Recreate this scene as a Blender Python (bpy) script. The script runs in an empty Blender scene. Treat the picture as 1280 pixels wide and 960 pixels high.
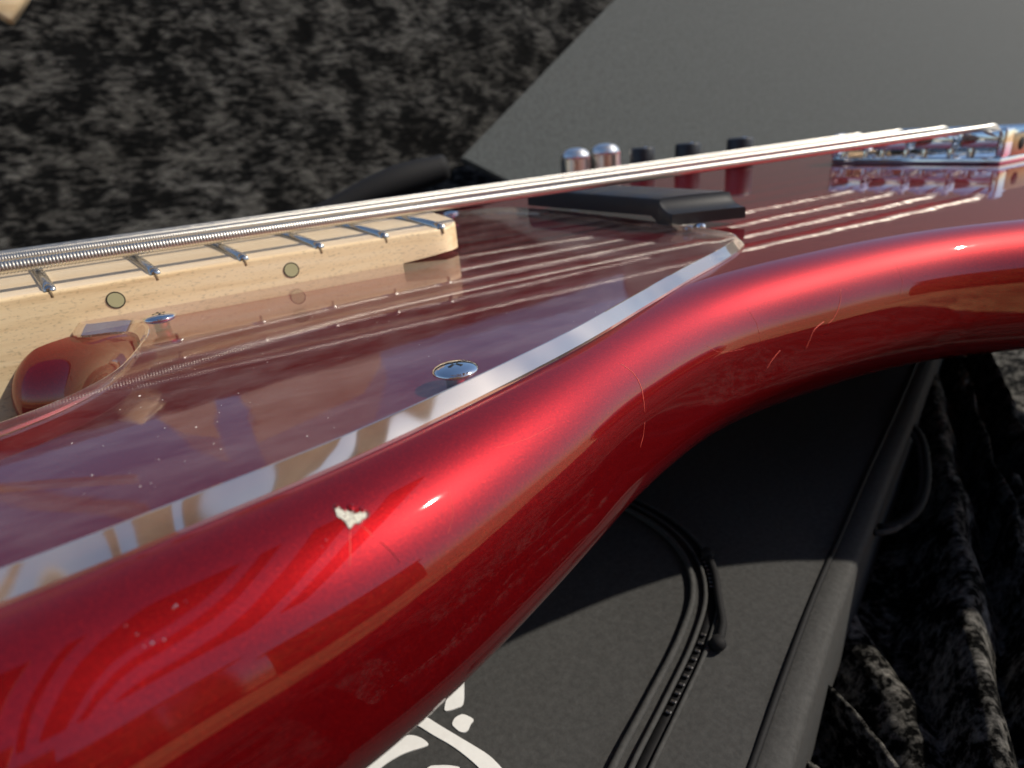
import bpy, bmesh, math, random
from mathutils import Vector, Matrix
from mathutils.bvhtree import BVHTree
from mathutils.geometry import intersect_ray_tri
from mathutils import noise as mnoise
random.seed(7)
PI = math.pi
U = 0.001                      # everything below is written in millimetres
scene = bpy.context.scene
COL = scene.collection

# ------------------------------------------------------------------ camera
R = [[0.8712, -0.2551, 0.4196], [-0.4836, -0.2976, 0.8231], [-0.0851, -0.9200, -0.3825]]
RC = [Vector((R[0][i], R[1][i], R[2][i])) for i in range(3)]      # camera right, down, forward in the world
RC[2].normalize(); RC[0] = (RC[0] - RC[2]*RC[0].dot(RC[2])).normalized(); RC[1] = RC[2].cross(RC[0])
FPX, CAMH = 776.15, 32.43
cd = bpy.data.cameras.new('camera'); cam = bpy.data.objects.new('camera', cd); COL.objects.link(cam)
cd.sensor_width = 36; cd.lens = 36*FPX/1280; cd.clip_start = 0.002; cd.clip_end = 200
m = Matrix((( RC[0].x, -RC[1].x, -RC[2].x, 0), (RC[0].y, -RC[1].y, -RC[2].y, 0), (RC[0].z, -RC[1].z, -RC[2].z, CAMH*U), (0, 0, 0, 1)))
cam.matrix_world = m
cd.dof.use_dof = True; cd.dof.focus_distance = 0.100; cd.dof.aperture_fstop = 24; cd.dof.aperture_blades = 0
scene.camera = cam

# ------------------------------------------------------------------ light
SUN = Vector((0.66, -0.30, 0.69)).normalized()
w = bpy.data.worlds.new('World'); scene.world = w; w.use_nodes = True
nt = w.node_tree; bg = nt.nodes['Background']
sky = nt.nodes.new('ShaderNodeTexSky'); sky.sky_type = 'NISHITA'; sky.sun_disc = False
sky.sun_elevation = math.asin(SUN.z); sky.sun_rotation = math.atan2(SUN.x, SUN.y)
sky.dust_density = 0.8; sky.ozone_density = 2.5
nt.links.new(sky.outputs[0], bg.inputs[0]); bg.inputs[1].default_value = 0.09
sl = bpy.data.lights.new('sun', 'SUN'); so = bpy.data.objects.new('sun', sl); COL.objects.link(so)
sl.energy = 3.6; sl.angle = math.radians(1.0); sl.color = (1.0, 0.92, 0.80)
so.rotation_euler = SUN.to_track_quat('Z', 'Y').to_euler(); so.location = (0.5, -0.5, 1)
scene.view_settings.view_transform = 'Standard'; scene.view_settings.look = 'None'
scene.view_settings.exposure = 0.35; scene.view_settings.gamma = 1
scene.render.engine = 'CYCLES'
scene.cycles.max_bounces = 12; scene.cycles.transparent_max_bounces = 12
scene.cycles.sample_clamp_indirect = 6

# ------------------------------------------------------------------ helpers
def raydir(px, py):
    return RC[0]*((px-640)/FPX) + RC[1]*((py-480)/FPX) + RC[2]
CAMP = Vector((0, 0, CAMH))
def at_z(px, py, z):                       # pixel of the photograph -> point of a level plane, mm
    d = raydir(px, py); return CAMP + d*((z-CAMH)/d.z)
def at_plane(px, py, p0, n):
    d = raydir(px, py); return CAMP + d*((p0-CAMP).dot(n)/d.dot(n))

def link(name, bm, mat, parent=None, smooth=True, sharp=None):
    me = bpy.data.meshes.new(name)
    bmesh.ops.scale(bm, vec=(U, U, U), verts=bm.verts)
    bm.normal_update()
    bm.to_mesh(me); bm.free()
    for mm in (mat if isinstance(mat, (list, tuple)) else [mat]): me.materials.append(mm)
    me.shade_smooth() if smooth else None
    if smooth and sharp: me.set_sharp_from_angle(angle=math.radians(sharp))
    o = bpy.data.objects.new(name, me); COL.objects.link(o)
    if parent: o.parent = parent
    return o
def thing(o, label, cat, group=None):
    o['label'] = label; o['category'] = cat
    if group: o['group'] = group
    return o
def empty(name):
    o = bpy.data.objects.new(name, None); COL.objects.link(o); o.empty_display_size = 0.01; return o
def spline(pts, step, closed=False):
    P = [Vector(p) for p in pts]; n = len(P); out = []
    rng = range(n) if closed else range(n-1)
    for i in rng:
        if closed: a, b, c, d = P[i-1], P[i], P[(i+1) % n], P[(i+2) % n]
        else: a, b, c, d = P[max(i-1, 0)], P[i], P[i+1], P[min(i+2, n-1)]
        k = max(1, int((c-b).length/step))
        for j in range(k):
            t = j/k
            out.append(0.5*((2*b)+(c-a)*t+(2*a-5*b+4*c-d)*t*t+(3*b-3*c+d-a)*t*t*t))
    if not closed: out.append(P[-1].copy())
    return out
def smooth_loop(L, k):
    for _ in range(k):
        n = len(L); L = [(L[i-1]+L[i]*2+L[(i+1) % n])/4 for i in range(n)]
    return L
def inward(L):
    n = len(L); A = sum(L[i].x*L[(i+1) % n].y-L[(i+1) % n].x*L[i].y for i in range(n)); s = 1 if A > 0 else -1
    out = []
    for i in range(n):
        t = (L[(i+1) % n]-L[i-1]); t.normalize(); out.append(Vector((-t.y*s, t.x*s)))
    return out
def ring_faces(bm, A, B, mi=0):
    n = len(A)
    for i in range(n):
        f = bm.faces.new((A[i], A[(i+1) % n], B[(i+1) % n], B[i])); f.material_index = mi
def loft(bm, L, N, prof, cap0=True, cap1=True, mi=0, capmi=0):
    rings = []
    for (d, z) in prof:
        rings.append([bm.verts.new((p.x+nn.x*d, p.y+nn.y*d, z)) for p, nn in zip(L, N)])
    for a, b in zip(rings, rings[1:]): ring_faces(bm, a, b, mi)
    if cap0: bm.faces.new(rings[0][::-1]).material_index = capmi
    if cap1: bm.faces.new(rings[-1]).material_index = capmi
    return rings
def box(bm, x0, x1, y0, y1, z0, z1, bev=0.0, seg=2, M=None):
    b2 = bmesh.new(); bmesh.ops.create_cube(b2, size=1)
    for v in b2.verts:
        v.co = Vector(((x0+x1)/2+v.co.x*(x1-x0), (y0+y1)/2+v.co.y*(y1-y0), (z0+z1)/2+v.co.z*(z1-z0)))
    if bev: bmesh.ops.bevel(b2, geom=b2.edges[:], offset=bev, segments=seg, affect='EDGES', profile=0.5)
    if M: bmesh.ops.transform(b2, matrix=M, verts=b2.verts)
    merge(bm, b2)
def merge(bm, b2):
    me = bpy.data.meshes.new('tmp'); b2.to_mesh(me); b2.free(); bm.from_mesh(me); bpy.data.meshes.remove(me)
def lathe(bm, prof, segs, M=None, rfun=None):
    b2 = bmesh.new(); rings = []
    for (r, z) in prof:
        if r < 1e-6: rings.append([b2.verts.new((0, 0, z))]); continue
        rings.append([b2.verts.new(((r+(rfun(k, z, r) if rfun else 0))*math.cos(2*PI*k/segs), (r+(rfun(k, z, r) if rfun else 0))*math.sin(2*PI*k/segs), z)) for k in range(segs)])
    for a, b in zip(rings, rings[1:]):
        if len(a) == 1 and len(b) == 1: continue
        for k in range(segs):
            k2 = (k+1) % segs
            if len(a) == 1: b2.faces.new((a[0], b[k], b[k2]))
            elif len(b) == 1: b2.faces.new((a[k], a[k2], b[0]))
            else: b2.faces.new((a[k], a[k2], b[k2], b[k]))
    bmesh.ops.recalc_face_normals(b2, faces=b2.faces)
    if M: bmesh.ops.transform(b2, matrix=M, verts=b2.verts)
    merge(bm, b2)
def tube(bm, pts, rad, segs=10, caps=True, up=Vector((0, 0, 1)), flat=1.0):
    n = len(pts); rings = []
    for i, p in enumerate(pts):
        t = (pts[min(i+1, n-1)]-pts[max(i-1, 0)]).normalized()
        a = t.cross(up)
        if a.length < 1e-3: a = t.cross(Vector((1, 0, 0)))
        a.normalize(); b = a.cross(t)
        r = rad(i) if callable(rad) else rad
        rings.append([bm.verts.new(p+a*(r*math.cos(2*PI*k/segs))+b*(r*flat*math.sin(2*PI*k/segs))) for k in range(segs)])
    for a, b in zip(rings, rings[1:]): ring_faces(bm, a, b)
    if caps: bm.faces.new(rings[0][::-1]); bm.faces.new(rings[-1])
    return rings

# ------------------------------------------------------------------ materials
def newmat(name):
    mt = bpy.data.materials.new(name); mt.use_nodes = True
    return mt, mt.node_tree, mt.node_tree.nodes['Principled BSDF']
def setp(b, **k):
    for key, v in k.items():
        nm = key.replace('_', ' ')
        if nm in b.inputs: b.inputs[nm].default_value = v
def tex(nt, kind, scale=10, detail=4, rough=0.5, vscale=None, rot=None, coord='Object'):
    tc = nt.nodes.new('ShaderNodeTexCoord'); src = tc.outputs[coord]
    if vscale or rot:
        mp = nt.nodes.new('ShaderNodeMapping'); nt.links.new(src, mp.inputs[0])
        if vscale: mp.inputs['Scale'].default_value = vscale
        if rot: mp.inputs['Rotation'].default_value = rot
        src = mp.outputs[0]
    t = nt.nodes.new(kind); nt.links.new(src, t.inputs['Vector']); t.inputs['Scale'].default_value = scale
    if 'Detail' in t.inputs: t.inputs['Detail'].default_value = detail
    if 'Roughness' in t.inputs: t.inputs['Roughness'].default_value = rough
    return t
def ramp(nt, src, stops):
    r = nt.nodes.new('ShaderNodeValToRGB'); nt.links.new(src, r.inputs[0])
    while len(r.color_ramp.elements) < len(stops): r.color_ramp.elements.new(0.5)
    for e, (p, c) in zip(r.color_ramp.elements, stops):
        e.position = p; e.color = (c, c, c, 1) if not isinstance(c, (tuple, list)) else (*c, 1)
    return r
def bump(nt, b, src, strength, dist, inp='Normal'):
    n = nt.nodes.new('ShaderNodeBump'); n.inputs['Strength'].default_value = strength; n.inputs['Distance'].default_value = dist
    nt.links.new(src, n.inputs['Height']); nt.links.new(n.outputs[0], b.inputs[inp]); return n

def mat_paint():
    mt, nt, b = newmat('candy_red_lacquer')
    t = tex(nt, 'ShaderNodeTexNoise', 4200, 3, 0.7)
    r = ramp(nt, t.outputs['Fac'], [(0.3, (0.13, 0.001, 0.005)), (0.62, (0.25, 0.003, 0.006)), (0.8, (0.50, 0.020, 0.012))])
    nt.links.new(r.outputs[0], b.inputs['Base Color'])
    setp(b, Metallic=0.64, Roughness=0.46, Specular_Tint=(1, 0.12, 0.12, 1), Coat_Weight=1.0, Coat_Roughness=0.025, Coat_IOR=1.55)
    bump(nt, b, t.outputs['Fac'], 0.22, 0.0001)
    t2 = tex(nt, 'ShaderNodeTexNoise', 55, 3, 0.5)
    bump(nt, b, t2.outputs['Fac'], 0.12, 0.0003, 'Coat Normal')
    # fine hairline scuffs change the gloss a little
    t3 = tex(nt, 'ShaderNodeTexNoise', 60, 5, 0.65, vscale=(1, 6, 3))
    r3 = ramp(nt, t3.outputs['Fac'], [(0.42, 0.015), (0.75, 0.06)])
    nt.links.new(r3.outputs[0], b.inputs['Coat Roughness'])
    return mt
def mat_metal(name, col, rough, noise=0.0):
    mt, nt, b = newmat(name); setp(b, Base_Color=(*col, 1), Metallic=1.0, Roughness=rough)
    if noise:
        t = tex(nt, 'ShaderNodeTexNoise', 400, 4, 0.6); r = ramp(nt, t.outputs['Fac'], [(0.3, rough), (0.8, rough+noise)])
        nt.links.new(r.outputs[0], b.inputs['Roughness'])
    return mt
def mat_plain(name, col, rough, spec=0.5, nscale=0, var=0.0, bumpd=0.0):
    mt, nt, b = newmat(name); setp(b, Base_Color=(*col, 1), Roughness=rough); b.inputs['Specular IOR Level'].default_value = spec
    if nscale:
        t = tex(nt, 'ShaderNodeTexNoise', nscale, 6, 0.65)
        r = ramp(nt, t.outputs['Fac'], [(0.3, tuple(c*(1-var) for c in col)), (0.7, tuple(c*(1+var) for c in col))])
        nt.links.new(r.outputs[0], b.inputs['Base Color'])
        if bumpd: bump(nt, b, t.outputs['Fac'], 0.6, bumpd)
    return mt
def mat_clear(name, edge):
    mt = bpy.data.materials.new(name); mt.use_nodes = True; nt = mt.node_tree; nt.nodes.clear()
    out = nt.nodes.new('ShaderNodeOutputMaterial'); mix = nt.nodes.new('ShaderNodeMixShader')
    tr = nt.nodes.new('ShaderNodeBsdfTransparent'); gl = nt.nodes.new('ShaderNodeBsdfGlossy')
    fr = nt.nodes.new('ShaderNodeFresnel')
    ge = nt.nodes.new('ShaderNodeNewGeometry'); mi = nt.nodes.new('ShaderNodeMapRange'); nt.links.new(ge.outputs['Backfacing'], mi.inputs[0])
    mi.inputs[3].default_value = 1.49; mi.inputs[4].default_value = 1/1.49; nt.links.new(mi.outputs[0], fr.inputs['IOR'])   # a thin sheet: the same reflectance from both sides
    sc = tex(nt, 'ShaderNodeTexNoise', 70, 6, 0.7, vscale=(1, 2.5, 1), rot=(0, 0, 0.5))
    if not edge:
        tr.inputs[0].default_value = (0.95, 0.92, 0.94, 1)
        r = ramp(nt, sc.outputs['Fac'], [(0.35, 0.008), (0.8, 0.09)]); nt.links.new(r.outputs[0], gl.inputs['Roughness'])
        bn = tex(nt, 'ShaderNodeTexNoise', 26, 2, 0.4); bb = nt.nodes.new('ShaderNodeBump'); bb.inputs['Strength'].default_value = 0.10; bb.inputs['Distance'].default_value = 0.0003
        nt.links.new(bn.outputs['Fac'], bb.inputs['Height']); nt.links.new(bb.outputs[0], gl.inputs['Normal']); nt.links.new(bb.outputs[0], fr.inputs['Normal'])
        # worn film of dust and wiping marks: a thin diffuse veil
        df = nt.nodes.new('ShaderNodeBsdfDiffuse'); df.inputs[0].default_value = (0.8, 0.72, 0.72, 1)
        m0 = nt.nodes.new('ShaderNodeMixShader'); d1 = tex(nt, 'ShaderNodeTexNoise', 38, 8, 0.72, vscale=(1, 2.2, 1), rot=(0, 0, -0.35))
        rr = ramp(nt, d1.outputs['Fac'], [(0.42, 0.006), (0.80, 0.12)]); nt.links.new(rr.outputs[0], m0.inputs[0])
        nt.links.new(tr.outputs[0], m0.inputs[1]); nt.links.new(df.outputs[0], m0.inputs[2])
        nt.links.new(fr.outputs[0], mix.inputs[0]); nt.links.new(m0.outputs[0], mix.inputs[1]); nt.links.new(gl.outputs[0], mix.inputs[2])
    else:
        tr.inputs[0].default_value = (0.92, 0.9, 0.9, 1); gl.inputs['Roughness'].default_value = 0.055; gl.inputs[0].default_value = (1.0, 0.95, 0.88, 1)
        df = nt.nodes.new('ShaderNodeBsdfTranslucent'); df.inputs[0].default_value = (0.95, 0.85, 0.70, 1)  # cream colour stands in for light refracted and reflected inside the edge
        d2 = nt.nodes.new('ShaderNodeBsdfDiffuse'); d2.inputs[0].default_value = (0.86, 0.75, 0.60, 1)
        a = nt.nodes.new('ShaderNodeMixShader'); a.inputs[0].default_value = 0.5; nt.links.new(df.outputs[0], a.inputs[1]); nt.links.new(d2.outputs[0], a.inputs[2])
        b_ = nt.nodes.new('ShaderNodeMixShader'); nn = tex(nt, 'ShaderNodeTexNoise', 55, 3, 0.5)
        rr = ramp(nt, nn.outputs['Fac'], [(0.40, 0.25), (0.60, 0.75)]); nt.links.new(rr.outputs[0], b_.inputs[0])
        nt.links.new(tr.outputs[0], b_.inputs[1]); nt.links.new(a.outputs[0], b_.inputs[2])
        mix.inputs[0].default_value = 0.62; nt.links.new(b_.outputs[0], mix.inputs[1]); nt.links.new(gl.outputs[0], mix.inputs[2])
        bn = tex(nt, 'ShaderNodeTexNoise', 34, 2, 0.3); bb = nt.nodes.new('ShaderNodeBump'); bb.inputs['Strength'].default_value = 1.0; bb.inputs['Distance'].default_value = 0.0045
        nt.links.new(bn.outputs['Fac'], bb.inputs['Height']); nt.links.new(bb.outputs[0], gl.inputs['Normal'])
    nt.links.new(mix.outputs[0], out.inputs[0])
    return mt
def mat_wood(name, c1, c2, c3, rough=0.38, pores=0.5):
    mt, nt, b = newmat(name)
    t = tex(nt, 'ShaderNodeTexNoise', 260, 6, 0.65, vscale=(0.05, 1, 1))
    r = ramp(nt, t.outputs['Fac'], [(0.3, c1), (0.5, c2), (0.72, c3)])
    p = tex(nt, 'ShaderNodeTexNoise', 2400, 3, 0.6, vscale=(0.4, 1, 1)); rp = ramp(nt, p.outputs['Fac'], [(0.30, 1-pores), (0.45, 1.0)])
    mx = nt.nodes.new('ShaderNodeMixRGB'); mx.blend_type = 'MULTIPLY'; mx.inputs[0].default_value = 1
    nt.links.new(r.outputs[0], mx.inputs[1]); nt.links.new(rp.outputs[0], mx.inputs[2]); nt.links.new(mx.outputs[0], b.inputs['Base Color'])
    setp(b, Roughness=rough, Coat_Weight=0.35, Coat_Roughness=0.22)
    bump(nt, b, p.outputs['Fac'], 0.25, 0.0001)
    return mt
def mat_velvet(name, scale, hi, stretch=(1, 1, 1), rot=(0, 0, 0)):
    mt, nt, b = newmat(name)
    t = tex(nt, 'ShaderNodeTexNoise', scale, 7, 0.62, vscale=stretch, rot=rot); t.inputs['Distortion'].default_value = 0.15
    t2 = tex(nt, 'ShaderNodeTexNoise', scale*0.22, 3, 0.5)
    r2 = ramp(nt, t2.outputs['Fac'], [(0.36, 0.0), (0.64, 1.0)])
    add = nt.nodes.new('ShaderNodeMath'); add.operation = 'MULTIPLY_ADD'; nt.links.new(r2.outputs[0], add.inputs[0]); add.inputs[1].default_value = 0.24; nt.links.new(t.outputs['Fac'], add.inputs[2])
    r = ramp(nt, add.outputs[0], [(0.56, (0.004, 0.004, 0.004)), (0.70, (hi*0.45, hi*0.43, hi*0.39)), (0.86, (hi, hi*0.96, hi*0.86))])
    nt.links.new(r.outputs[0], b.inputs['Base Color'])
    rs = ramp(nt, add.outputs[0], [(0.56, 0.0), (0.84, 0.5)])
    nt.links.new(rs.outputs[0], b.inputs['Sheen Weight'])
    setp(b, Roughness=0.9, Sheen_Roughness=0.35, Sheen_Tint=(0.9, 0.87, 0.8, 1)); b.inputs['Specular IOR Level'].default_value = 0.05
    bump(nt, b, add.outputs[0], 1.0, 0.006)
    return mt

M_PAINT = mat_paint()
M_CHROME = mat_metal('chrome', (0.86, 0.87, 0.88), 0.06)
M_KNOB = mat_metal('knurled_chrome', (0.96, 0.94, 0.90), 0.28)
M_FRET = mat_metal('fret_nickel', (0.74, 0.72, 0.66), 0.14, 0.1)
M_TANREFL = mat_metal('tan_reflection_metal', (0.50, 0.34, 0.20), 0.3)  # tan-brown colour stands in for a reflection in the bridge side wall
M_TANG = mat_plain('fret_tang_filler', (0.30, 0.22, 0.12), 0.5)
M_STRING = mat_metal('nickel_winding', (0.62, 0.59, 0.53), 0.36, 0.1)
M_BLACK = mat_plain('satin_black_plastic', (0.018, 0.019, 0.022), 0.42, 0.5, 1500, 0.15, 0.00004)
M_BLACKDEEP = mat_plain('black_hole', (0.004, 0.004, 0.004), 0.8)
M_MAPLE = mat_wood('maple_neck', (0.70, 0.49, 0.26), (0.88, 0.69, 0.42), (0.93, 0.77, 0.52), 0.42, 0.3)
M_BOARD = mat_wood('maple_fretboard', (0.68, 0.50, 0.30), (0.78, 0.61, 0.40), (0.84, 0.69, 0.48), 0.3, 0.1)
M_DOT = mat_plain('pearl_dot', (0.50, 0.49, 0.28), 0.35)
M_CLEAR = mat_clear('clear_acrylic', False)
M_CLEAREDGE = mat_clear('clear_acrylic_edge', True)
M_VELVET = mat_velvet('crushed_velvet', 135, 0.075, (0.55, 1, 1.4), (0.25, 0.35, 0))
M_VELVET2 = mat_velvet('draped_velvet', 420, 0.22, (1, 1, 1), (0, 0, 0.3))
M_GREY = mat_plain('grey_fabric', (0.052, 0.058, 0.058), 0.85, 0.25, 330, 0.28, 0.0008)
M_BAG = mat_plain('black_nylon', (0.043, 0.043, 0.042), 0.8, 0.3, 700, 0.25, 0.0002)
M_TRIM = mat_plain('black_piping', (0.009, 0.009, 0.010), 0.75, 0.25, 800, 0.2, 0.0001)
M_WHITE = mat_plain('white_print', (0.72, 0.72, 0.70), 0.6, 0.4, 300, 0.06)
M_CHIP = mat_plain('bare_primer', (0.66, 0.64, 0.54), 0.35, 0.6, 3500, 0.45, 0.0006)
M_RIM = mat_plain('cracked_lacquer_rim', (0.10, 0.01, 0.012), 0.3)
M_SCRATCH = mat_plain('raw_scratch', (0.85, 0.13, 0.09), 0.45, 0.6)
M_DUST = mat_plain('dust_fleck', (0.85, 0.75, 0.70), 0.7)
M_REFLWALL = mat_plain('reflection_wall_cream', (0.48, 0.40, 0.35), 0.9, 0.2, 4, 0.1)
M_BEAM = mat_plain('reflection_beam_brown', (0.16, 0.12, 0.10), 0.8, 0.3, 12, 0.3)
M_GROUND = mat_plain('tan_paving', (0.68, 0.39, 0.16), 0.85, 0.3, 9, 0.75, 0.002)

# ------------------------------------------------------------------ setting
bm = bmesh.new()
NX = 40
bmesh.ops.create_grid(bm, x_segments=NX, y_segments=NX, size=30000)
for v in bm.verts: v.co.z = -190
g = link('ground', bm, M_GROUND, smooth=False); g['kind'] = 'structure'

for x0, x1 in ((-620, -350), (-170, -90), (60, 330), (450, 560), (820, 1150), (1450, 1750)):  # unseen beams, added to break up reflections in the guard edge and paint
    bm = bmesh.new(); box(bm, x0, x1, -3200, 300, 2650, 2740)
    pb = link('reflection_beam', bm, M_BEAM, smooth=False); pb['kind'] = 'structure'
bm = bmesh.new(); box(bm, -900, -60, -620, -590, -190, 640); box(bm, -60, 30, -620, -590, -190, 380); box(bm, 30, 60, -620, -590, -190, 260)  # unseen stepped wall, added to darken reflections low on the body's left side
wl = link('reflection_wall', bm, M_GROUND, smooth=False); wl['kind'] = 'structure'
for (x0, x1, h) in ((-2600, -1250, 420), (-1100, -500, 620), (-380, 60, 300), (160, 420, 560), (520, 1500, 380)):  # unseen wall pieces with gaps, added to streak the paint's reflections
    bm = bmesh.new(); box(bm, x0, x1, -1500, -1420, -190, h); box(bm, x0-20, x1+20, -1520, -1400, h+1, h+30)
    wl = link('reflection_wall', bm, M_GROUND, smooth=False); wl['kind'] = 'structure'
for T in (((-250, -190), (-10, -190), (-10, 860), (-35, 950), (-20, 1060), (-130, 960), (-260, 690)),
          ((80, -190), (640, -190), (640, 900), (560, 1065), (110, 1180), (90, 1000), (115, 930), (80, 850)),
          ((-1400, 560), (-1400, 535), (-330, 1165), (-330, 1215))):
    bm = bmesh.new(); T = [Vector((x, 2400, z)) for x, z in T]  # unseen outlines, added to reflect as beige shapes in the pickguard
    A_ = [bm.verts.new(p) for p in T]; B_ = [bm.verts.new(p+Vector((0, 60, 0))) for p in T]
    bm.faces.new(A_); bm.faces.new(B_[::-1]); ring_faces(bm, A_, B_); bmesh.ops.recalc_face_normals(bm, faces=bm.faces)
    wl = link('beige_reflection_wall', bm, M_REFLWALL, smooth=False); wl['kind'] = 'structure'

# ------------------------------------------------------------------ the bass
bass = thing(empty('bass_guitar'), 'candy red bass guitar with clear pickguard and maple neck, seen close along its chipped edge', 'bass guitar')

W2 = [(-60,38),(-40,39),(-18,41.5),(-8,44),(6,47),(21,52),(42,61.2),(60,69.7),(78,76.3),(92,79.7),(106,81),(125,80.5),(143,79),(162,75),(181,67),
      (205,54),(240,28),(290,-4),(340,-14),(400,8),(440,66),(455,135),(440,220),(400,285),(350,322),(290,340),(230,340),(185,318),(150,288),(115,275),
      (80,280),(40,292),(0,298),(-40,292),(-62,272),(-52,248),(-34,232),(-34,215),(-37,195),(-37,172),(-37,152),(-32,147.5),(-25,142),(-22,134),(-22.5,124),(-27,115),(-34,109),(-46,103),(-62,99),(-85,94),
      (-104,80),(-106,62),(-92,46)]
L = smooth_loop(spline([Vector(p) for p in W2], 1.5, True), 5)
N = inward(L)
TOPR, BOTR, TH = 13.0, 15.0, 35.0
prof = []
for k in range(0, 13):
    a = PI/2*k/12; prof.append((BOTR*(1-math.sin(a)), -TH+BOTR*(1-math.cos(a))))
prof.append((0, -TOPR-2))
for k in range(0, 19):
    a = PI/2*k/18; prof.append((TOPR*(1-math.cos(a)), -TOPR+TOPR*math.sin(a)))
prof += [(TOPR+0.4, 0.0), (TOPR+1.0, 0.0)]
bm = bmesh.new(); loft(bm, L, N, prof, cap0=False, cap1=False)
bm.normal_update(); BODY_BVH = BVHTree.FromBMesh(bm); bm.free()
bm = bmesh.new(); loft(bm, L, N, prof)
link('body', bm, M_PAINT, bass)
def on_body(px, py, lift=0.05):
    d = raydir(px, py).normalized(); h = BODY_BVH.ray_cast(CAMP, d)
    if h[0] is None: return None, None
    n = h[1] if h[1].dot(d) < 0 else -h[1]
    return h[0]+n*lift, n

# clear pickguard
G2 = [(-21,57.7),(-4.5,60.6),(16.3,65.3),(47.6,76.2),(71,86.6),(90,95.2),(108,102.8),(120.5,109.2),(125,114),(127,122),(127.5,135),(128,160),(127,200),(123,225),(110,238),(70,246),(20,240),(-10,232),(-20,215),
      (-21,185),(-21,165),(-20.5,152),(-15,149.5),(-10.5,146),(-8.6,140),(-8.2,132),(-9.6,124),(-12.4,112),(-16.5,105),(-22,100),(-30,96),(-45,91),(-68,84),(-84,76),(-86,66),(-72,58.5),(-45,56)]
GL = spline([Vector(p) for p in G2], 1.5, True); GL = smooth_loop(GL, 2); GN = inward(GL)
GT = 2.4
bm = bmesh.new()
rings = loft(bm, GL, GN, [(-1.9, 0.08), (-1.9, 0.55), (-0.12, GT-0.13), (0.0, GT-0.02), (0.25, GT)], cap0=False, cap1=True, mi=1, capmi=0)
guard = link('pickguard', bm, [M_CLEAR, M_CLEAREDGE], bass, smooth=True, sharp=25)
guard['label'] = 'clear acrylic pickguard with bevelled edge'

def make_screw(x, y, z, r, yaw, shank=True):
    bm = bmesh.new(); segs = 40
    pr = [(0, -0.9*0), (r*0.10, 0)]
    # domed head with a countersunk lip
    pr = [(r*0.55, -0.9), (r, -0.02)]+[(r*math.cos(a), r*0.30*math.sin(a)) for a in [PI/2*k/9 for k in range(1, 9)]]+[(0, r*0.30)]
    lathe(bm, pr, segs)
    bmesh.ops.rotate(bm, verts=bm.verts, cent=(0, 0, 0), matrix=Matrix.Rotation(yaw, 3, 'Z'))
    bmesh.ops.translate(bm, verts=bm.verts, vec=(x, y, z))
    head = link('screw', bm, M_CHROME, guard)
    return head
def cross_recess(x, y, z, r, yaw, parent):
    bm = bmesh.new()
    for q in (0, PI/2):
        box(bm, -r*0.38, r*0.38, -r*0.075, r*0.075, r*0.18, r*0.298, M=Matrix.Translation((x, y, z)) @ Matrix.Rotation(yaw+q, 4, 'Z'))
    o = link('cross_slot', bm, M_BLACKDEEP, bass, smooth=False); return o
for (x, y, yaw) in ((29.3, 74.0, 0.5), (-6.0, 143.6, 0.2), (100, 236, 0.1)):
    s = make_screw(x, y, GT+0.02, 3.2, yaw); cross = cross_recess(x, y, GT+0.02, 3.2, yaw, s); cross.parent = guard
    bm = bmesh.new(); lathe(bm, [(0, 0.1), (1.5, 0.1), (1.5, 1.3), (2.6, 2.3)], 20, Matrix.Translation((x, y, 0)))
    link('screw_shank', bm, M_FRET, guard)

# ------------------------------------------------------------------ neck
L34 = 864.0
def fx(n): return -23.9 + L34/2**(16/12) - L34/2**(n/12)
def y_near(x): return 154.5 - 0.018*(x+23.9)
def y_far(x): return 213.5 + 0.018*(x+23.9)
RAD = 300.0
def z_board(x, y):
    yc = (y_near(x)+y_far(x))/2; hw = (y_far(x)-y_near(x))/2
    return 9.6 + (math.sqrt(RAD*RAD-(y-yc)**2)-math.sqrt(RAD*RAD-hw*hw))
XEND = 68.6
def neck_section(x, inset, zb):
    ya, yb = y_near(x)+inset, y_far(x)-inset; e = 0.9
    pts = [(ya, zb)]
    for k in range(5):
        a = PI/2*k/4; zt = z_board(x, ya+e)
        pts.append((ya+e-e*math.cos(a), zt-e+e*math.sin(a)))
    for k in range(1, 16): y = ya+e+(yb-ya-2*e)*k/16; pts.append((y, z_board(x, y)))
    for k in range(5):
        a = PI/2*(1-k/4); zt = z_board(x, yb-e)
        pts.append((yb-e+e*math.cos(a), zt-e+e*math.sin(a)))
    pts.append((yb, zb))
    return [Vector((x, y, z)) for y, z in pts]
st = []
x = -150
while x < 49.9: st.append((x, 0, -17)); x += 8
st += [(50.0, 0, -17), (50.2, 0, 2.45), (55, 0, 2.8), (59.0, 0, 3.1)]
CR = 8.5
for k in range(1, 9):
    a = PI/2*k/8; st.append((XEND-CR+CR*math.sin(a), CR*(1-math.cos(a)), 3.4))
bm = bmesh.new(); prev = None
for (x, ins, zb) in st:
    vs = [bm.verts.new(p) for p in neck_section(x, ins, zb)]
    if prev: ring_faces(bm, prev, vs)
    else: bm.faces.new(vs[::-1])
    prev = vs
bm.faces.new(prev)
bmesh.ops.recalc_face_normals(bm, faces=bm.faces)
# lighter playing face, darker end-grain sides
for f in bm.faces:
    f.normal_update(); f.material_index = 1 if f.normal.z > 0.75 else 0
neck = link('neck', bm, [M_MAPLE, M_BOARD], bass, smooth=True, sharp=40)

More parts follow.
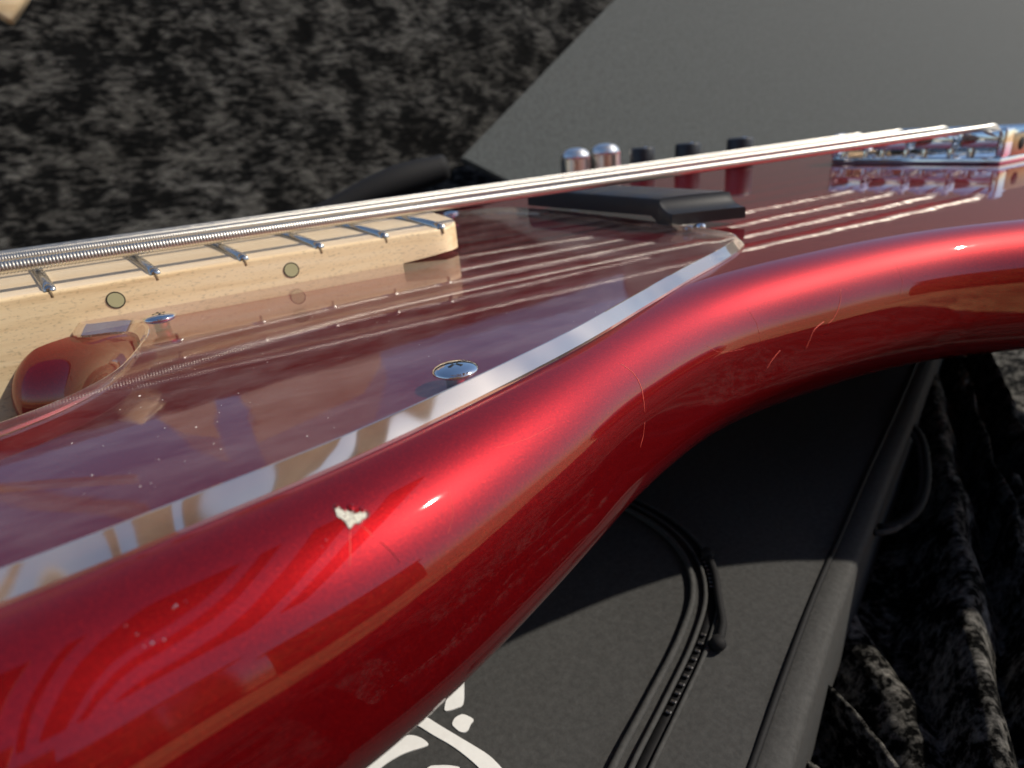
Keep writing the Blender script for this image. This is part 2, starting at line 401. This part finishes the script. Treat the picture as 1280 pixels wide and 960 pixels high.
for n in range(12, 22):
    x = fx(n); bm = bmesh.new(); ya, yb = y_near(x), y_far(x); r = 1.25; h = 1.25
    rows = []
    K = 26
    ys = [ya+0.15, ya+0.3, ya+0.6, ya+1.1, ya+1.8]+[ya+1.8+(yb-ya-3.6)*k/K for k in range(1, K)]+[yb-1.8, yb-1.1, yb-0.6, yb-0.3, yb-0.15]
    for i, y in enumerate(ys):
        e = min(y-ya, yb-y); s = min(1, math.sqrt(max(0.02, 1-(1-min(e, 1.8)/1.8)**2)))
        zb = z_board(x, min(max(y, ya+0.9), yb-0.9)) - 0.05
        rows.append([bm.verts.new((x-0.20*(y-ya)+r*math.cos(PI*k/8)*(0.55+0.45*s), y, zb+h*s*math.sin(PI*k/8))) for k in range(9)])
    for a, b in zip(rows, rows[1:]):
        for k in range(8): bm.faces.new((a[k], a[k+1], b[k+1], b[k]))
    bm.faces.new(rows[0]); bm.faces.new(rows[-1][::-1])
    bmesh.ops.recalc_face_normals(bm, faces=bm.faces)
    f = link('fret', bm, M_FRET, neck)
    bm = bmesh.new(); zt = z_board(x, ya+0.9)-0.3           # tang end let into the side of the neck
    box(bm, x-0.26, x+0.26, ya-0.04, ya+1.0, zt-1.2, zt+0.2, 0.04, 1)
    link('fret_tang', bm, M_TANG, neck)
for n in (12, 15, 17, 19):
    x = (fx(n)+fx(n-1))/2; yy = y_near(x)
    M = Matrix.Translation((x+0.9, yy, 5.6)) @ Matrix.Rotation(PI/2, 4, 'X')
    bm = bmesh.new(); lathe(bm, [(0, 0.10), (1.55, 0.10), (1.6, -0.2)], 32, M); link('side_dot', bm, M_DOT, neck, sharp=30)
    bm = bmesh.new(); lathe(bm, [(1.56, -0.2), (1.56, 0.11), (1.78, 0.11), (1.78, -0.2)], 32, M); link('dot_ring', bm, M_BLACKDEEP, neck)

# ------------------------------------------------------------------ strings
SBX = 317.5
def string_pt(k, x):
    a = (x+23.9)/342.9
    ye0, ye1 = 159.0, 153.6; sp0 = 19-9*(342.9/864); sp = sp0*(1-a)+19*a
    return Vector((x, ye0*(1-a)+ye1*a+k*sp, 14.85-0.45*a + (-0.25*k if True else 0)*(1-a) + [0, 0.25, 0.0, -0.6][k]))
GAUGE = [1.33, 1.08, 0.84, 0.60]; PITCH = [0.62, 0.55, 0.48, 0.45]
for k in range(4):
    r0 = GAUGE[k]; pt = PITCH[k]; xs = SBX-2*k
    path = []
    a0 = string_pt(k, -145); a1 = string_pt(k, xs)
    n = int((a1-a0).length/pt)*4
    for i in range(n+1): path.append(a0.lerp(a1, i/n))
    tail = [Vector((4, 0, 0.15)), Vector((7, 0, -0.8)), Vector((11, 0, -3.2)), Vector((26, 0, -9.5))]
    base_n = len(path)
    for q in spline([Vector((0, 0, 0))]+tail, 0.5)[1:]: path.append(a1+q)
    bm = bmesh.new(); segs = 14; depth = 0.13*r0+0.02; rings = []
    for i, p in enumerate(path):
        t = (path[min(i+1, len(path)-1)]-path[max(i-1, 0)]).normalized(); sd = t.cross(Vector((0, 0, 1))).normalized(); upv = sd.cross(t)
        ring = []
        for s in range(segs):
            th = 2*PI*s/segs; ph = PI*(i/4.0)+th*0.5
            r = r0-depth*(1-abs(math.sin(ph)))
            ring.append(bm.verts.new(p+sd*(r*math.cos(th))+upv*(r*math.sin(th))))
        rings.append(ring)
    for a, b in zip(rings, rings[1:]): ring_faces(bm, a, b)
    bm.faces.new(rings[-1]); bm.faces.new(rings[0][::-1])
    bmesh.ops.recalc_face_normals(bm, faces=bm.faces)
    link('string', bm, M_STRING, bass)

# ------------------------------------------------------------------ pickup with scooped end
bm = bmesh.new()
PX0, PX1 = 128.0, 149.0; rings = []
def pk_ring(y, zt, zb, xr=0.0, yr=0.0, bev=1.4):
    x0, x1 = PX0, PX1
    pts = [(x0, zb), (x0, zt-bev), (x0+bev*0.3, zt-bev*0.3), (x0+bev, zt), (x0+8, zt+0.15), (x1-8, zt+0.15), (x1-bev, zt), (x1-bev*0.3, zt-bev*0.3), (x1, zt-bev), (x1, zb)]
    return [bm.verts.new((x, y-yr*(x-x0)/(x1-x0), z)) for x, z in pts]
YR = 8.0
secs = [(222.5, 7.0, 2.6, 0), (222, 8.4, 2.6, 0), (220.5, 9.2, 2.6, 0)]
secs += [(y, 9.2, 2.6+1.3*(220-y)/72, 0) for y in (205, 190, 175, 160, 152)]
secs += [(149, 9.2, 3.9, YR*0.6), (147.2, 9.2, 3.0, YR*0.8), (146, 9.1, 1.7, YR)]
rings = [pk_ring(y, zt, zb, 0, yr) for (y, zt, zb, yr) in secs]
for a, b in zip(rings, rings[1:]): ring_faces(bm, a, b)
bm.faces.new(rings[0])
# the concave thumb scoop: the near end curves down to a thin lip, its side walls stand proud
K = 12; prevr = rings[-1]; rows = []
for i in range(1, K+1):
    t = PI/2*i/K
    y = 146-6.2*(1-math.cos(t)); zt = 9.1-4.3*math.sin(t)**1.3
    x0, x1 = PX0, PX1; yr = YR
    sidez = zt+0.12
    pts = [(x0, 1.7), (x0, sidez-0.6), (x0+0.25, sidez), (x0+0.9, sidez-0.05), (x0+1.6, min(zt+0.2, sidez)), (x1-1.6, min(zt+0.2, sidez)), (x1-0.9, sidez-0.05), (x1-0.25, sidez), (x1, sidez-0.6), (x1, 1.7)]
    rows.append([bm.verts.new((x, y-yr*(x-x0)/(x1-x0), z)) for x, z in pts])
allr = [prevr]+rows
for a, b in zip(allr, allr[1:]): ring_faces(bm, a, b)
bm.faces.new(rows[-1])
bmesh.ops.recalc_face_normals(bm, faces=bm.faces)
pick = link('pickup', bm, M_BLACK, bass, smooth=True, sharp=38)
pick['label'] = 'black plastic pickup cover with scooped end'
bm = bmesh.new(); box(bm, -2.2, 2.2, -0.5, 0.5, 4.7, 5.25, 0.2, 1, M=Matrix.Translation((143.0, 135.8, -0.6)) @ Matrix.Rotation(-0.5, 4, 'Z'))
link('screw_slot', bm, M_BLACKDEEP, pick)
for (x, y) in ((129.5, 134.8), (133.8, 134.4)):
    bm = bmesh.new(); lathe(bm, [(1.5, 0), (1.5, 0.7), (1.1, 1.1), (0, 1.2)], 20, Matrix.Translation((x, y, GT-0.1 if x < 128 else 0.9))); link('screw', bm, M_CHROME, pick)

# ------------------------------------------------------------------ knobs
def chrome_knob(x, y, rad, h, yaw):
    bm = bmesh.new(); segs = 40
    prof = [(rad*0.98, 0.5), (rad, 0.9), (rad, 1.6)]
    zs = [1.8+(h*0.72-1.8)*k/9 for k in range(10)]
    prof += [(rad, z) for z in zs]
    prof += [(rad*0.985, h*0.75), (rad*0.9, h*0.84), (rad*0.7, h*0.93), (rad*0.4, h*0.985), (0, h)]
    def kn(k, z, r):
        if zs[0] < z < zs[-1]:
            i = round((z-zs[0])/(zs[1]-zs[0])); return -0.8 if (k+i) % 2 else 0.25
        return 0
    lathe(bm, prof, segs, Matrix.Translation((x, y, 0)) @ Matrix.Rotation(yaw, 4, 'Z'), kn)
    return link('volume_knob', bm, M_KNOB, bass, smooth=True, sharp=20)
chrome_knob(220.4, 323.2, 8.6, 17.5, 0.1).name = 'chrome_knob'
chrome_knob(241.0, 322.0, 8.9, 18.2, 0.6).name = 'chrome_knob'
def black_knob(px, ztop, dist, rad):
    d = raydir(px, 183.0); p = CAMP+d*(dist/d.length); x, y = p.x, p.y
    bm = bmesh.new(); segs = 60
    kn = lambda k, z, r: (-0.25 if k % 2 else 0.0) if 1 < z < ztop-1.5 else 0
    lathe(bm, [(rad*1.05, 0.2), (rad*1.05, 0.9), (rad, 1.2), (rad*0.97, ztop-1.2), (rad*0.9, ztop-0.3), (rad*0.8, ztop), (0, ztop)], segs, Matrix.Translation((x, y, 0)), kn)
    o = link('black_knob', bm, M_BLACK, bass, smooth=True, sharp=35)
    bm = bmesh.new(); lathe(bm, [(0.8, ztop-0.2), (0.8, ztop+0.25), (0.5, ztop+0.4), (0, ztop+0.45)], 14, Matrix.Translation((x-1.5, y-rad*0.55, 0)))
    link('pointer_dot', bm, M_CHROME, o)
    return o
def find_top(px, py, z):
    p = at_z(px, py, z); return p
for (px, py, dist, zt) in ((803, 183, 392, 14.5), (860, 180, 392, 15.0), (925, 173, 396, 15.5)):
    black_knob(px, zt, dist, 7.4)

# ------------------------------------------------------------------ bridge
br = bpy.data.objects.new('bridge', None); COL.objects.link(br); br.parent = bass
bm = bmesh.new(); box(bm, 311, 372, 143, 221, 0.1, 2.6, 0.6, 2); link('base_plate', bm, M_CHROME, br, sharp=35)
for yy in (143.0, 219.0):
    bm = bmesh.new(); box(bm, 312, 319, yy, yy+3.2, 2.62, 14.2, 1.0, 3); link('corner_post', bm, M_CHROME, br, sharp=35)
    bm = bmesh.new(); box(bm, 319.3, 372, yy+0.4, yy+2.8, 2.62, 11.5, 0.6, 2); wl_ = link('side_wall', bm, M_TANREFL, br, sharp=35)
    bm = bmesh.new(); lathe(bm, [(0, 0.12), (2.6, 0.12), (2.9, -0.3)], 24, Matrix.Translation((326.5, yy+0.42, 7.2)) @ Matrix.Rotation(PI/2, 4, 'X')); link('wall_hole', bm, M_BLACKDEEP, wl_)
bm = bmesh.new(); box(bm, 356, 360, 146, 218.5, 2.62, 13.0, 0.7, 2); link('back_wall', bm, M_CHROME, br, sharp=35)
for k in range(4):
    p = string_pt(k, SBX-2*k); s = bpy.data.objects.new('saddle', None); COL.objects.link(s); 
    bm = bmesh.new(); box(bm, p.x-2.2, p.x+9, p.y-8.2, p.y+8.2, 6.2, 12.9, 0.7, 2)
    sad = link('saddle', bm, M_CHROME, br, sharp=35)
    bpy.data.objects.remove(s)
    for dy in (-5.8, 5.8):
        bm = bmesh.new(); lathe(bm, [(1.5, 2.6), (1.5, 13.6), (1.1, 14.1), (0, 14.1)], 16, Matrix.Translation((p.x+3, p.y+dy, 0))); link('height_screw', bm, M_CHROME, sad)
    bm = bmesh.new(); lathe(bm, [(1.3, 0), (1.3, 26), (2.4, 26.2), (2.4, 28), (0, 28)], 16, Matrix.Translation((p.x+6, p.y, 8.5)) @ Matrix.Rotation(PI/2, 4, 'Y')); link('intonation_screw', bm, M_CHROME, sad)
    bm = bmesh.new(); lathe(bm, [(1.9, 2.6), (1.9, 3.4), (1.2, 4.1), (0, 4.3)], 18, Matrix.Translation((314.0, p.y+9.5 if k < 3 else p.y+7.8, 0))); link('plate_screw', bm, M_CHROME, br)

# ------------------------------------------------------------------ wear: chip, cracks, scratches, dust; added glint beads
def patch(name, poly, mat, lift, parent=bass, thick=0.4):
    """irregular flake laid on the body, outline in photograph pixels"""
    bm = bmesh.new(); top = []
    cx = sum(p[0] for p in poly)/len(poly); cy = sum(p[1] for p in poly)/len(poly)
    c, n = on_body(cx, cy, lift)
    if c is None: return None
    vs = []
    for p in poly:
        q, nn = on_body(p[0], p[1], lift)
        if q is None: q, nn = c, n
        vs.append((q, nn))
    ctr = bm.verts.new(c+n*0.03); T = [bm.verts.new(q) for q, nn in vs]; B = [bm.verts.new(q-nn*thick) for q, nn in vs]
    MD = []
    for p in poly:
        q, nn = on_body(cx+(p[0]-cx)*0.55, cy+(p[1]-cy)*0.55, lift+random.uniform(0.0, 0.10)); MD.append(bm.verts.new(q))
    for i in range(len(T)):
        j = (i+1) % len(T); bm.faces.new((ctr, MD[i], MD[j])); bm.faces.new((MD[i], T[i], T[j], MD[j])); bm.faces.new((T[i], B[i], B[j], T[j]))
    bmesh.ops.recalc_face_normals(bm, faces=bm.faces)
    return link(name, bm, mat, parent, smooth=False)
def jitter(poly, k=2, amp=0.6):
    out = []
    for i, p in enumerate(poly):
        q = poly[(i+1) % len(poly)]
        for j in range(k): t = j/k; out.append((p[0]+(q[0]-p[0])*t+random.uniform(-amp, amp), p[1]+(q[1]-p[1])*t+random.uniform(-amp, amp)))
    return out
chip_px = [(419,637),(421,633),(425,636),(428,639),(433,638),(436,641),(441,640),(445,643),(450,641),(454,639),(458,643),(457,648),(452,650),(449,653),(445,655),(443,653),(440,657),(437,661),(434,657),(431,652),(427,649),(422,646)]
chip = patch('paint_chip', jitter(chip_px, 2, 0.5), M_CHIP, 0.10)
patch('chip_rim', jitter([(428+(p[0]-437)*1.18+9, 645+(p[1]-646)*1.22) for p in chip_px], 2, 0.6), M_RIM, 0.05)
chip['label'] = 'cream chip in the red lacquer'
for poly in ([(418,633),(423,630),(424,634),(420,637)], [(434,632),(440,630),(444,634),(441,639),(436,637)], [(450,634),(455,632),(457,638),(453,642),(450,639)], [(427,637),(431,634),(433,638),(430,641)]):
    patch('lacquer_flake', jitter(poly, 2, 0.3), M_PAINT, 0.14)
def scratch(pts, w0, mat=M_SCRATCH, name='scratch'):
    P = spline([Vector((p[0], p[1])) for p in pts], 3); Q = []
    for p in P:
        q, n = on_body(p.x+random.uniform(-.25, .25), p.y, 0.015)
        if q is not None: Q.append(q)
    if len(Q) < 3: return
    bm = bmesh.new(); nQ = len(Q)
    tube(bm, Q, lambda i: w0*math.sin(PI*(i+0.5)/nQ)**0.6+0.01, 5)
    link(name, bm, mat, bass)
scratch([(775,454),(792,467),(802,487),(806,516)], 0.055)
scratch([(806,528),(804,545),(800,560)], 0.03)
scratch([(1051,362),(1050,378),(1043,396),(1035,405)], 0.075)
scratch([(1030,402),(1018,412),(1012,425),(1007,437)], 0.085)
scratch([(975,438),(965,450),(958,462)], 0.05)
scratch([(935,388),(946,405),(951,428)], 0.035)
scratch([(437,663),(438,680),(437,708)], 0.018)
scratch([(452,658),(460,664),(466,672)], 0.02)
scratch([(474,676),(487,688),(500,703)], 0.02, M_BLACKDEEP, 'hairline_crack')
def bead(px, py, r, hgt):  # tiny chrome dome added to stand in for a sun glint on the lacquer
    c, n = on_body(px, py, 0.0)
    if c is None: return
    bm = bmesh.new(); M = Matrix.Translation(c) @ n.to_track_quat('Z', 'Y').to_matrix().to_4x4()
    lathe(bm, [(r*math.cos(a), -0.02+hgt*math.sin(a)) for a in [PI/2*k/5 for k in range(5)]]+[(0, hgt-0.02)], 12, M)
    link('glint_bead', bm, M_CHROME, bass)
for px, py, r in ((220,757,.16),(217,760,.10),(205,800,.12),(190,804,.18),(180,808,.09),(157,782,.08),(171,793,.10),(408,675,.10),(403,684,.06),(232,752,.06),(1243,348,.09)):
    bead(px, py, r*0.75, r*0.75)
for pts, r in (([(620,560),(660,548),(694,530)], .006), ([(880,430),(900,440),(930,436)], .008), ([(560,610),(566,640),(560,668)], .005), ([(1120,330),(1128,352),(1122,372)], .01)):
    scratch(pts, r)
flecks = bmesh.new(); nfl = 0
for (px, py, s) in [(174,495,0.22),(150,512,0.1),(176,509,0.09),(203,500,0.1),(206,535,0.1),(245,534,0.15),(90,554,0.1),(350,640,0.1),(384,545,0.1),(115,594,0.12),(175,608,0.1)]+[(random.uniform(60, 900), random.uniform(330, 640), random.uniform(0.03, 0.09)) for _ in range(150)]:
    p = at_z(px, py, GT+0.01)
    ins = False; j = len(GL)-1
    for i in range(len(GL)):
        if (GL[i].y > p.y) != (GL[j].y > p.y) and p.x < (GL[j].x-GL[i].x)*(p.y-GL[i].y)/(GL[j].y-GL[i].y)+GL[i].x: ins = not ins
        j = i
    if not ins or p.y > 150: continue
    K = random.randint(4, 6); a0 = random.random()*6
    T = [flecks.verts.new((p.x+s*random.uniform(.5, 1.2)*math.cos(a0+2*PI*i/K), p.y+s*1.4*random.uniform(.5, 1.2)*math.sin(a0+2*PI*i/K), GT+0.015)) for i in range(K)]
    c = flecks.verts.new((p.x, p.y, GT+0.015+s*0.5))
    for i in range(K): flecks.faces.new((T[i], T[(i+1) % K], c))
d = link('dust', flecks, M_DUST, bass, smooth=False); d['kind'] = 'stuff'

# ------------------------------------------------------------------ gig bag under the bass
BZ = -86.0
bag = thing(empty('gig_bag'), 'black nylon gig bag with zipper and white script print lying under the bass', 'gig bag')
def PB(px, py, z=BZ): return at_z(px, py, z)
bm = bmesh.new()
edge_px = [(1175,385),(1141,465),(1115,525),(1085,589),(1051,668),(1017,746),(978,850),(939,960)]
E = [PB(*p) for p in edge_px]
e_dir = (E[-1]-E[-2]).normalized()
E = [E[0]-(E[1]-E[0])*2.5]+E+[E[-1]+e_dir*60]
E = spline(E, 6)
NB = 40; grid = []
for q in E:
    row = []
    for j in range(NB+1):
        t = j/NB; x = q.x+(-70-q.x)*t; y = q.y+(q.y*0.15+(60-q.y)*0.0)*t
        zz = BZ + 1.6*mnoise.noise(Vector((x*0.02, y*0.02, 3.1)))
        row.append(bm.verts.new((x, y, zz if j else BZ)))
    grid.append(row)
for a, b in zip(grid, grid[1:]):
    for j in range(NB): bm.faces.new((a[j], b[j], b[j+1], a[j+1]))
bmesh.ops.recalc_face_normals(bm, faces=bm.faces)
bm.normal_update(); BAG_BVH = BVHTree.FromBMesh(bm)
link('front_panel', bm, M_BAG, bag)
def on_bag(px, py, lift=0.0):
    d = raydir(px, py).normalized(); h = BAG_BVH.ray_cast(CAMP, d)
    if h[0] is None: return PB(px, py, BZ+lift)
    return Vector((h[0].x, h[0].y, h[0].z+lift))
# gusset beyond the seam
bm = bmesh.new(); prev = None
for i, q in enumerate(E):
    a = E[max(i-1, 0)]; b = E[min(i+1, len(E)-1)]; t = (b-a).normalized(); out = Vector((-t.y, t.x, 0))
    if out.x < 0: out = -out
    row = [bm.verts.new(q+out*d+Vector((0, 0, z))) for d, z in ((0.2, -0.4), (1.0, 0.1), (5.0, -0.2), (6.2, -0.9), (6.7, -2.6), (6.9, -30))]
    if prev:
        for j in range(5): bm.faces.new((prev[j], row[j], row[j+1], prev[j+1]))
    prev = row
bmesh.ops.recalc_face_normals(bm, faces=bm.faces)
link('side_panel', bm, M_BAG, bag)
bm = bmesh.new(); tube(bm, [q+Vector((0, 0, 0.1)) for q in E], 0.75, 8); link('edge_piping', bm, M_TRIM, bag)
# zipper arc: two welts, teeth between them, pull cord
arc = [(700,615),(765,632),(820,662),(855,700),(866,745),(850,800),(815,870),(775,945),(750,1000)]
A = spline([on_bag(*p, 1.0) for p in arc], 2.5)
def offs(P, d, dz=0):
    out = []
    for i, q in enumerate(P):
        t = (P[min(i+1, len(P)-1)]-P[max(i-1, 0)]).normalized(); out.append(q+Vector((t.y, -t.x, 0))*d+Vector((0, 0, dz)))
    return out
for d, r in ((0, 0.85), (-3.2, 0.6), (-6.6, 0.55)):
    bm = bmesh.new(); tube(bm, offs(A, d), r, 8, flat=1.0); link('zipper_welt', bm, M_BAG if d != -3.6 else M_TRIM, bag)
bm = bmesh.new(); c0 = offs(A, -3.8, -0.5); c1 = offs(A, -6.2, -0.5)
for i in range(len(c0)-1):
    vs = [bm.verts.new(p) for p in (c0[i], c0[i+1], c1[i+1], c1[i])]; bm.faces.new(vs)
bmesh.ops.remove_doubles(bm, verts=bm.verts, dist=0.001)
bmesh.ops.solidify(bm, geom=bm.faces[:], thickness=0.5)
link('zipper_tape', bm, M_TRIM, bag)
tooth = None; Zp = spline([p for p in offs(A, -4.9, 0.1)], 1.6); cnt = 0
M_TOOTH = mat_metal('zipper_teeth_metal', (0.22, 0.21, 0.20), 0.4)
for i in range(1, len(Zp)-1):
    if cnt >= 140: break
    if not (0.43 < i/len(Zp) < 0.56 or 0.66 < i/len(Zp) < 0.84): continue
    t = (Zp[i+1]-Zp[i-1]).normalized(); ang = math.atan2(t.y, t.x)
    if tooth is None:
        b = bmesh.new(); box(b, -0.4, 0.4, -0.6, 0.6, -0.3, 0.3, 0.15, 1); tooth = link('zipper_tooth', b, M_TOOTH, bag, smooth=False); o = tooth
    else:
        o = tooth.copy(); COL.objects.link(o); o.parent = bag
    o.location = Zp[i]*U; o.rotation_euler = (0, 0, ang); cnt += 1
cord = spline([on_bag(*p, 2.0) for p in ((884,700),(893,722),(898,755),(903,790),(897,812))], 2)
bm = bmesh.new(); tube(bm, cord, 1.0, 8); pull = link('zipper_pull', bm, M_TRIM, bag)
for p in (cord[0], cord[-1]):
    bm = bmesh.new(); lathe(bm, [(0, -1.6), (1.5, -1.2), (2.0, 0), (1.5, 1.4), (0, 1.8)], 14, Matrix.Translation(p)); link('cord_knot', bm, M_TRIM, pull)
# white script print (only its end shows)
def zp(x, y): return (400+x*0.25, 780+y*0.25)
strokes = [
 [(655,80),(690,170),(715,250),(721,310),(716,400),(680,425),(630,438),(624,420),(634,370),(634,310),(626,260),(610,215),(590,150)],
 [(662,505),(672,478),(692,462),(715,455),(742,464),(768,482),(752,505),(742,530),(722,545),(698,540),(676,522)],
 [(380,470),(430,425),(470,375),(505,342),(545,340),(588,366),(584,382),(540,392),(490,408),(450,430),(420,470)],
 [(330,440),(395,405),(450,424),(520,460),(600,510),(700,570),(780,618),(838,655),(880,692),(930,750),(960,800),(850,800),(800,728),(740,672),(660,612),(570,560),(480,505),(400,468)],
 [(60,800),(140,705),(225,632),(290,600),(350,578),(410,563),(465,560),(510,575),(541,602),(520,618),(450,640),(400,660),(340,695),(290,735),(240,800)],
 [(500,800),(540,722),(600,710),(660,712),(700,725),(640,760),(600,800)],
]
for s in strokes:
    pts = spline([Vector(zp(*p)) for p in s], 2.0, True)
    bm = bmesh.new(); T = [bm.verts.new(on_bag(p.x, p.y, 0.25)) for p in pts]; B = [bm.verts.new(on_bag(p.x, p.y, -0.3)) for p in pts]
    bm.faces.new(T); ring_faces(bm, T, B); bmesh.ops.recalc_face_normals(bm, faces=bm.faces)
    bmesh.ops.triangulate(bm, faces=[f for f in bm.faces if len(f.verts) > 4])
    link('script_print', bm, M_WHITE, bag, smooth=False)
bm = bmesh.new(); box(bm, 300, 420, 150, 280, BZ-1, -35.2, 6, 3); link('padding', bm, M_BAG, bag)
# carrying loop and rivet at the bag's edge
loop = spline([PB(*p, BZ-6) for p in ((1125,520),(1150,545),(1158,590),(1150,630),(1125,655),(1100,660))], 3)
bm = bmesh.new(); tube(bm, loop, 1.6, 10, flat=0.8); link('carry_loop', bm, M_TRIM, bag)
bm = bmesh.new(); tube(bm, [p+Vector((-3.6, -0.6, 0)) for p in loop], 1.0, 8); link('carry_loop', bm, M_BAG, bag)

# ------------------------------------------------------------------ draped velvet at the lower right, and the lid lining
FZ = BZ-14
RIDGES = [([(1150,420),(1172,515),(1190,620),(1212,760),(1242,926),(1262,1060)], 8.5, 15),
          ([(1195,420),(1212,470),(1240,560),(1276,656),(1320,780)], 3.6, 13),
          ([(1238,430),(1262,480),(1300,560)], 5, 12),
          ([(1040,700),(1080,765),(1120,815),(1160,880),(1185,960)], 8, 8),
          ([(1000,800),(1051,838),(1105,890),(1164,965),(1190,1040)], 2.8, 10),
          ([(960,880),(1000,906),(1050,940),(1090,975)], 3.5, 9),
          ([(1290,700),(1310,850),(1330,1000)], 6, 12),
          ([(1225,760),(1262,900),(1290,1010)], 3.0, 9)]
RL = []
for pts, wd, ht in RIDGES:
    P = [at_z(px, py, FZ) for px, py in pts]; P = [P[0]+(P[0]-P[1]).normalized()*60]+P+[P[-1]+(P[-1]-P[-2]).normalized()*120]
    RL.append(([(p.x, p.y) for p in P], wd, ht))
def seg_d(x, y, a, b):
    dx, dy = b[0]-a[0], b[1]-a[1]; t = max(0, min(1, ((x-a[0])*dx+(y-a[1])*dy)/(dx*dx+dy*dy)))
    return math.hypot(x-a[0]-dx*t, y-a[1]-dy*t)
bm = bmesh.new(); GX, GY = 330, 300; vs = []
for i in range(GX+1):
    row = []
    for j in range(GY+1):
        x = 60+(300*i/GX if i < 280 else 300*280/GX+(i-280)*9); y = -90+300*j/GY
        xw = x+3*mnoise.noise(Vector((x*0.03, y*0.03, 1))); yw = y+3*mnoise.noise(Vector((x*0.03, y*0.03, 9)))
        h = 0.0
        for P, wd, ht in RL:
            dd = min(seg_d(xw, yw, P[k], P[k+1]) for k in range(len(P)-1))
            h = max(h, ht*math.exp(-(dd/wd)**2.2))
        z = FZ-24+h*1.7+1.5*mnoise.noise(Vector((x*0.03, y*0.03, 1.5)))+0.9*mnoise.noise(Vector((x*0.16, y*0.16, 4)))
        row.append(bm.verts.new((x, y, z)))
    vs.append(row)
for i in range(GX):
    for j in range(GY): bm.faces.new((vs[i][j], vs[i+1][j], vs[i+1][j+1], vs[i][j+1]))
thing(link('velvet_cloth', bm, M_VELVET2), 'black velvet cloth in deep folds beside the gig bag, lower right', 'cloth')

# lid lining: cove of crushed velvet rising behind the bass
bm = bmesh.new(); GX, GY = 200, 170; vs = []
for i in range(GX+1):
    row = []
    for j in range(GY+1):
        x = -900+2600*i/GX; s = 1300*j/GY
        if s < 320: y, z = -260+s*840/320, -95-42*max(0.0, min(1.0, (330-(-260+s*840/320))/200))
        elif s < 620:
            a = (s-320)/300*math.radians(58); rr = 300/math.radians(58); y, z = 580+rr*math.sin(a), -95+rr*(1-math.cos(a))
        else:
            rr = 300/math.radians(58); a = math.radians(58); y, z = 580+rr*math.sin(a)+(s-620)*math.cos(a), -95+rr*(1-math.cos(a))+(s-620)*math.sin(a)
        if z > 300: z = 300+(z-300)*0.25
        d = 9*mnoise.noise(Vector((x*0.011, s*0.014, 2)))+3*mnoise.noise(Vector((x*0.045, s*0.05, 7)))
        row.append(bm.verts.new((x, y-d*0.7, z+d*0.7)))
    vs.append(row)
for i in range(GX):
    for j in range(GY): bm.faces.new((vs[i][j], vs[i+1][j], vs[i+1][j+1], vs[i][j+1]))
thing(link('velvet_lining', bm, M_VELVET), 'mottled black crushed velvet lining rising behind the strings, upper left', 'lining')

# grey fabric panel leaning behind the controls
pn = Vector((0.10, -0.80, 0.60)).normalized(); p0 = Vector((300, 440, 0))
corners = [at_plane(px, py, p0, pn) for px, py in ((576,197),(775,-8),(800,-120),(1500,-160),(1500,330),(700,260))]
bm = bmesh.new(); T = [bm.verts.new(c) for c in corners]; B = [bm.verts.new(c-pn*5) for c in corners]
bm.faces.new(T); bm.faces.new(B[::-1]); ring_faces(bm, T, B)
bmesh.ops.recalc_face_normals(bm, faces=bm.faces)
bmesh.ops.bevel(bm, geom=[e for e in bm.edges], offset=1.2, segments=2, affect='EDGES')
thing(link('fabric_panel', bm, M_GREY, sharp=30), 'sunlit plain grey fabric panel leaning behind the knobs, upper right', 'panel')

# rolled black strap lying in front of the panel
cs = [at_plane(px, py, Vector((300, 400, 0)), Vector((0, -1, 0))) for px, py in ((300,320),(380,285),(440,252),(500,226),(556,209))]
bm = bmesh.new(); S = spline(cs, 6)
tube(bm, S, lambda i: 9+1.0*math.sin(i*0.5), 14)
thing(link('rolled_strap', bm, M_TRIM), 'dark rolled strap lying at the foot of the grey panel', 'strap')

# tan wooden corner at the far upper left
c0 = at_plane(-6, -6, Vector((0, 480, 0)), Vector((0, -1, 0)))
bm = bmesh.new(); box(bm, -14, 11, 0, 14, -9, 12, 3, 3, M=Matrix.Translation(c0) @ Matrix.Rotation(0.75, 4, 'Y'))
thing(link('wooden_block', bm, M_MAPLE, sharp=30), 'pale wooden corner just poking in at the top left corner above the velvet', 'wood block')
